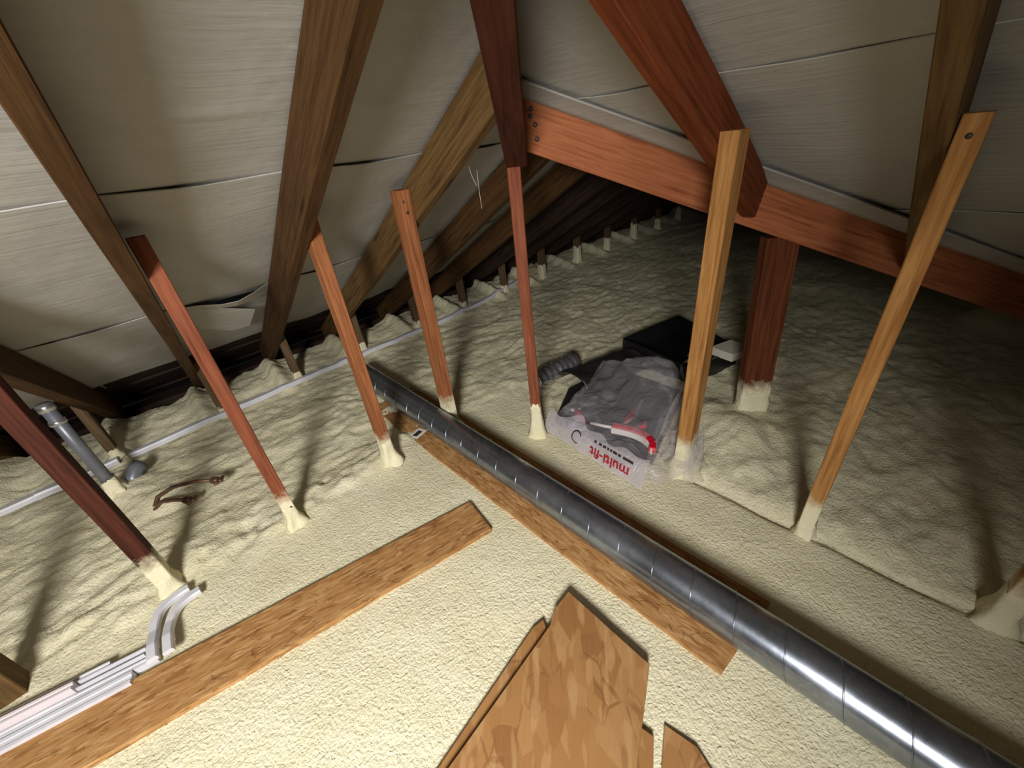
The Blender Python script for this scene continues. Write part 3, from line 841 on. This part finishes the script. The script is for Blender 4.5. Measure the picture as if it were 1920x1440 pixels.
# ------------------------------------------------------------------ white trunking and bent pipes at lower left
def chan(name, a, b, wd, ht, mat, parent, z0=0.004, open_=False):
    """flat trunking length with a shallow groove down its middle"""
    a, b = Vector(a), Vector(b); t = (b - a).normalized(); nn = Vector((-t.y, t.x))
    prof = [(-0.5, 0), (-0.5, 1), (-0.22, 1), (-0.20, 0.86), (0.20, 0.86), (0.22, 1), (0.5, 1), (0.5, 0)] if not open_ else \
           [(-0.5, 0), (-0.5, 1), (-0.36, 1), (-0.34, 0.25), (0.34, 0.25), (0.36, 1), (0.5, 1), (0.5, 0)]
    V, F = [], []
    for p in (a, b):
        for (x, z) in prof: V.append((p.x + nn.x * x * wd, p.y + nn.y * x * wd, z0 + z * ht))
    m = len(prof)
    for j in range(m): F.append((j, m + j, m + (j + 1) % m, (j + 1) % m))
    F.append(tuple(range(m))); F.append(tuple(range(m, 2 * m))[::-1])
    return mk(name, V, F, mat, parent, base=None if parent else (a.x, a.y, z0))
tr = chan('trunking', (-1.15, 1.165), (-0.402, 1.009), 0.030, 0.020, PVC, None, 0.006)
tag(tr, 'wide white plastic trunking lying against the long strand board at lower left', 'trunking', 'white trunking lengths')
t2 = chan('trunking', (-0.95, 1.157), (-0.352, 1.025), 0.016, 0.018, PVC, None, 0.004)
tag(t2, 'thin white plastic trunking reaching under the bent pipes', 'trunking', 'white trunking lengths')
t3 = chan('trunking', (-0.60, 1.108), (-0.372, 1.058), 0.020, 0.022, PVC, None, 0.004, True)
tag(t3, 'open white trunking channel whose dark end stops at the bent pipes', 'trunking', 'white trunking lengths')
t4 = chan('trunking', (-0.70, 1.148), (-0.440, 1.090), 0.015, 0.018, PVC, None, 0.006)
tag(t4, 'short greyish trunking length outermost from the strand board', 'trunking', 'white trunking lengths')
t5 = chan('trunking', (-1.15, 1.222), (-0.500, 1.080), 0.018, 0.030, PVC_PINK, None, 0.010)
tag(t5, 'pinkish white trunking length at the left edge with a slanted end', 'trunking', 'white trunking lengths')
def bent(pts, label):
    p2 = smooth2(pts, 3)
    o = ribbon('bent_pipe', p2, 0.022, 0.014, PVC, None, lambda x, y: 0.014 + 0.012 * max(0.0, min(1.0, (1.10 - y) / 0.05)))
    tag(o, label, 'pipe'); return o
bent([(-0.357, 1.008), (-0.355, 1.05), (-0.352, 1.09), (-0.348, 1.128), (-0.332, 1.165), (-0.300, 1.181), (-0.262, 1.182)], 'white bent flat pipe crossing the trunking, the left of the pair')
bent([(-0.326, 1.000), (-0.324, 1.03), (-0.321, 1.07), (-0.316, 1.105), (-0.300, 1.135), (-0.272, 1.149), (-0.240, 1.150)], 'white bent flat pipe beside the strand board, the right of the pair')

# ------------------------------------------------------------------ plastic bag and what lies in and behind it
bag = empty('plastic_bag', (1.0, 0.65, 0.0), 'clear plastic bag with red printing lying between the hip prop and the pale strut', 'bag')
def bagrow(t):
    """t runs from the hip prop corner (0) to the pale strut corner (1): front foot, front rim, crown, back rim, back foot"""
    fx = 0.905 - 0.035 * t; fy = 0.885 - 0.42 * t
    return [Vector((fx, fy, 0.0)), Vector((fx + 0.012, fy + 0.005, 0.030)), Vector((fx + 0.045, fy + 0.012, 0.062)),
            Vector((1.10 - 0.02 * t, 0.90 - 0.40 * t, 0.088 + 0.03 * math.sin(3.1 * t))), Vector((1.26, 0.93 - 0.40 * t, 0.115 + 0.030 * math.sin(2.6 * t) + 0.060 * t)),
            Vector((1.38, 0.96 - 0.36 * t, 0.085 + 0.10 * t)), Vector((1.44, 0.97 - 0.33 * t, 0.0))]
def lerp_row(row, k):
    x = k * (len(row) - 1); i = min(int(x), len(row) - 2); return row[i].lerp(row[i + 1], x - i)
V, F = [], []; nu, nv = 46, 52
for i in range(nu + 1):
    t = i / nu; row = bagrow(t)
    for j in range(nv + 1):
        k = j / nv; p = lerp_row(row, k)
        a = mnoise.noise(p * 9.0 + Vector((3, 1, 7))); b = mnoise.noise(p * 24.0); c = mnoise.ridged_multi_fractal(p * 7.0, 1.0, 2.0, 3, 1.0, 2.0) - 1.0
        amp = min(1.0, k * 5, (1 - k) * 5)
        ep = min(t, 1 - t) * 8
        drop = (1 - min(1, ep)) ** 2
        d = Vector((0.012 * a + 0.006 * b, 0.012 * b + 0.008 * a, 0.022 * a + 0.010 * b + 0.013 * c)) * amp
        q = p + d; q.z = q.z * (1 - (0.75 if t < 0.5 else 0.25) * drop)
        q.z = max(q.z, 0.006)
        V.append(q)
for i in range(nu):
    for j in range(nv):
        a = i * (nv + 1) + j; F.append((a, a + 1, a + nv + 2, a + nv + 1))
mk('film', V, F, FILM, bag, smooth=True)
# cloudy printed band along the front of the bag
V, F = [], []; m = 40; kk = 7
def band(t, k):
    row = bagrow(t); k2 = k * 0.40; p = lerp_row(row, k2)
    a = mnoise.noise(p * 14 + Vector((5, 5, 5)))
    return p + Vector((-0.006 - 0.003 * a, -0.001, 0.004 + 0.004 * a * k))
for i in range(m + 1):
    t = -0.02 + 1.06 * i / m
    for j in range(kk + 1): V.append(band(t, j / kk * (0.88 + 0.12 * mnoise.noise(Vector((t * 5, 3, 3))))))
for i in range(m):
    for j in range(kk):
        a = i * (kk + 1) + j; F.append((a, a + 1, a + kk + 2, a + kk + 1))
pband = mk('printed_band', V, F, FILM_WHITE, bag, smooth=True)
pband['label'] = 'cloudy white band with red and black printing'
# side of the bag gathered towards the pale strut
V, F = [], []; n1, n2 = 26, 22
for i in range(n1 + 1):
    k = i / n1; a = lerp_row(bagrow(1.0), 0.05 + 0.80 * k)
    an = -2.75 + 2.2 * k; b = Vector((1.038 + 0.050 * math.cos(an), 0.400 + 0.050 * math.sin(an), 0.012 + 0.125 * k))
    for j in range(n2 + 1):
        q = j / n2; p = a.lerp(b, q)
        am = math.sin(3.14 * q)
        p = p + Vector((0.016 * mnoise.noise(p * 15), 0.016 * mnoise.noise(p * 15 + Vector((4, 4, 4))) - 0.012 * am, 0.026 * am * (mnoise.noise(p * 18 + Vector((9, 0, 3))) - 0.25)))
        p.z = max(p.z, 0.008); V.append(p)
for i in range(n1):
    for j in range(n2):
        a = i * (n2 + 1) + j; F.append((a, a + 1, a + n2 + 2, a + n2 + 1))
mk('gathered_side', V, F, FILM_SIDE, bag, smooth=True)
# a crumpled tail of film around the foot of the pale strut
V, F = [], []
for i in range(29):
    an = -2.6 + 4.4 * i / 28
    for j in range(9):
        k = j / 8
        r = 0.045 + 0.022 * mnoise.noise(Vector((math.cos(an) * 2, math.sin(an) * 2, k * 4))) + 0.03 * (1 - k) ** 2
        zz = 0.004 + k * (0.13 + 0.05 * mnoise.noise(Vector((an * 1.6, 2, 2))))
        V.append((1.035 + r * math.cos(an), 0.405 + r * math.sin(an), zz))
for i in range(28):
    for j in range(8):
        a = i * 9 + j; F.append((a, a + 1, a + 10, a + 9))
mk('crumpled_tail', V, F, FILM_SIDE, bag, smooth=True)

def lettering(text, size, mat, name, parent, t0, kmid, bold=0.0):
    cu = bpy.data.curves.new('lettering', 'FONT'); cu.body = text; cu.size = size; cu.offset = bold; cu.resolution_u = 3
    tmp = bpy.data.objects.new('tmp', cu); COL.objects.link(tmp)
    dg = bpy.context.evaluated_depsgraph_get(); ev = tmp.evaluated_get(dg); me0 = ev.to_mesh()
    vs = [tuple(v.co) for v in me0.vertices]; fs = [tuple(p.vertices) for p in me0.polygons]
    ev.to_mesh_clear(); bpy.data.objects.remove(tmp)
    # lay the flat letters on the band: the writing reads upside down, from the pale strut towards the hip prop
    out = []
    for (x, y, z) in vs:
        t = t0 - x / 0.42
        k = kmid - y / 0.098
        p = band(t, k); out.append(p + Vector((-0.0032, -0.0008, 0.0030)))
    return mk(name, out, fs, mat, parent)
lettering('multi-fit', 0.052, INK_RED, 'lettering', pband, 0.915, 0.50, 0.0012)
# fine black print under the name: blurred strokes of a second line
V, F = [], []
xs = [(0.0, 0.040), (0.048, 0.060), (0.064, 0.082), (0.085, 0.094), (0.098, 0.106), (0.111, 0.124), (0.129, 0.142), (0.152, 0.162)]
for (a, b) in xs:
    q = []
    for (x, k) in ((a, 0.66), (b, 0.66), (b, 0.735), (a, 0.735)):
        q.append(band(0.93 - x / 0.42, k) + Vector((-0.003, -0.001, 0.003)))
    st = len(V); V += q; F.append((st, st + 1, st + 2, st + 3))
mk('fine_print', V, F, INK_BLACK, pband)
V, F = [], []
for k in range(25):
    an = 0.5 + 4.6 * k / 24
    for r in (0.8, 1.0):
        V.append(band(0.36 + 0.055 * r * math.cos(an), 0.50 + 0.24 * r * math.sin(an)) + Vector((-0.003, -0.001, 0.003)))
for k in range(24): F.append((2 * k, 2 * k + 1, 2 * k + 3, 2 * k + 2))
mk('emblem', V, F, INK_BLACK, pband)

# dark tray under the film, the red pieces inside
tray = slab('black_tray', [(0.955, 0.885), (0.985, 0.48), (1.42, 0.585), (1.43, 0.95), (1.16, 0.985)], 0.004, 0.030, BLACK_SHEET, chip=0.004)
tag(tray, 'flat dark sheet lying inside the clear plastic bag under the red pieces', 'sheet')
fit = empty('red_fitting', (1.0, 0.80, 0.03), 'small red fitting with a black end near the hip prop corner of the bag', 'fitting')
tube('fitting_body', [(0.985, 0.770, 0.052), (1.000, 0.800, 0.054), (1.018, 0.828, 0.056)], [0.010, 0.015, 0.014], RED, fit, 12)
tube('black_cap', [(1.018, 0.826, 0.056), (1.050, 0.825, 0.060), (1.085, 0.822, 0.066)], [0.016, 0.018, 0.013], BLACK, fit, 12)
tube('white_tip', [(1.014, 0.828, 0.056), (1.012, 0.850, 0.058)], [0.009, 0.006], WHITE, fit, 10)
hd = empty('curved_grip', (1.02, 0.56, 0.03), 'curved red handle with a white edge lying inside the bag near the printing', 'handle')
hpth = smooth2([(1.010, 0.655), (1.030, 0.600), (1.035, 0.545), (1.015, 0.500), (0.985, 0.485)], 3)
ribbon('red_shell', hpth, 0.026, 0.026, RED, hd, lambda x, y: 0.052)
ribbon('white_edge', [(p[0] - 0.016, p[1] - 0.004) for p in hpth[:-6]], 0.007, 0.022, WHITE, hd, lambda x, y: 0.052)
tube('white_rod', [(0.990, 0.740, 0.056), (1.000, 0.690, 0.060), (1.015, 0.645, 0.062)], 0.006, WHITE, hd, 8)
tube('red_prong', [(1.045, 0.585, 0.055), (1.085, 0.575, 0.060), (1.120, 0.590, 0.064)], [0.012, 0.010, 0.005], RED, hd, 8)
rod = empty('ringed_rod', (1.15, 0.64, 0.03), 'dull red rod with a black ring at its tip in the middle of the bag', 'tool')
tube('rod_shaft', [(1.060, 0.640, 0.050), (1.120, 0.650, 0.058), (1.180, 0.655, 0.064)], [0.010, 0.012, 0.011], RED_DARK, rod, 10)
rc = Vector((1.200, 0.656, 0.070))
ring = [rc + Vector((0.0, math.cos(a) * 0.014, math.sin(a) * 0.014)) + Vector((math.sin(a) * -0.006, 0, 0)) for a in [2 * math.pi * i / 20 for i in range(21)]]
tube('tip_ring', ring, 0.006, BLACK, rod, 8, cap=False)

# black box lid behind the bag, pale foam offcut, foil duct end
lid = empty('black_box', (1.72, 0.78, 0.02), 'open black plastic box behind the plastic bag', 'box')
bc = [Vector((1.58, 0.98, 0)), Vector((1.50, 0.60, 0)), Vector((1.78, 0.53, 0)), Vector((1.97, 0.90, 0))]
zb = 0.012
for i in range(4):
    p, q = bc[i], bc[(i + 1) % 4]
    x = (q - p).normalized(); y = Vector((-x.y, x.x, 0))
    V, F = box_geo((p + q) / 2 + Vector((0, 0, zb + 0.045)), x, y, Vector((0, 0, 1)), (q - p).length, 0.012, 0.09)
    mk('side_panel', V, F, BLACK, lid)
slab('base_panel', [(v.x, v.y) for v in bc][::-1], zb, zb + 0.01, BLACK, lid)
off = slab('foam_offcut', [(1.66, 0.60), (1.64, 0.50), (1.75, 0.465), (1.77, 0.56)], 0.10, 0.135, plain('pale_offcut', lin((196, 190, 172)), 0.8), chip=0.004)
tag(off, 'pale flat offcut resting on the black box between the pale strut and the wide post', 'offcut')
foil = empty('foil_duct', (1.24, 1.12, 0.02), 'crushed silver foil duct end lying just right of the hip prop', 'foil')
V, F = [], []
for i in range(25):
    t = i / 24; c = Vector((1.10 + 0.26 * t, 1.13 - 0.02 * t, 0.045))
    for k in range(16):
        an = 2 * math.pi * k / 16; r = 0.036 + 0.004 * math.sin(i * 2.1) + 0.008 * mnoise.noise(Vector((i * 0.5, k * 0.8, 1)))
        V.append(c + Vector((0.08 * math.cos(an) * r * 4, math.cos(an) * r * 1.3, math.sin(an) * r)))
for i in range(24):
    for k in range(16):
        j = (k + 1) % 16; F.append((i * 16 + k, i * 16 + j, (i + 1) * 16 + j, (i + 1) * 16 + k))
F.append(tuple(range(16))[::-1]); F.append(tuple(24 * 16 + k for k in range(16)))
mk('foil_tube', V, F, FOIL, foil, smooth=True)
V, F = [], []
for i in range(31):
    t = i / 30
    for j in range(13):
        k = j / 12
        p = Vector((1.20 + 0.34 * t, 1.10 - 0.20 * k - 0.10 * t, 0.0)); hgt = 0.035 + 0.045 * math.sin(3.14 * k) * (0.6 + 0.5 * t)
        hgt += 0.018 * mnoise.noise(p * 9)
        edge = min(k * 6, (1 - k) * 6, 1); V.append((p.x, p.y, max(0.012, hgt * edge + 0.008)))
for i in range(30):
    for j in range(12):
        a = i * 13 + j; F.append((a, a + 13, a + 14, a + 1))
sh = mk('black_sheeting', V, F, BLACK_SHEET, smooth=True)
tag(sh, 'crumpled black plastic sheeting between the foil duct and the black box', 'sheeting')
md = sh.modifiers.new('Solidify', 'SOLIDIFY'); md.thickness = 0.003

# ------------------------------------------------------------------ cobweb threads
cw = empty('cobweb', (0.70, 1.05, 0.85), 'thin pale cobweb threads hanging by the hip timber', 'cobweb')
for (a, b, sag) in (((0.80, 0.98, 0.93), (0.80, 0.98, 0.83), 0.002), ((0.79, 1.0, 0.94), (0.80, 0.99, 0.89), 0.004), ((0.728, 1.12, 0.90), (0.75, 1.15, 0.86), 0.004)):
    a, b = Vector(a), Vector(b)
    tube('thread', [a.lerp(b, k / 8) + Vector((0, sag * math.sin(3.14 * k / 8), 0)) for k in range(9)], 0.0008, WEB, cw, 4)
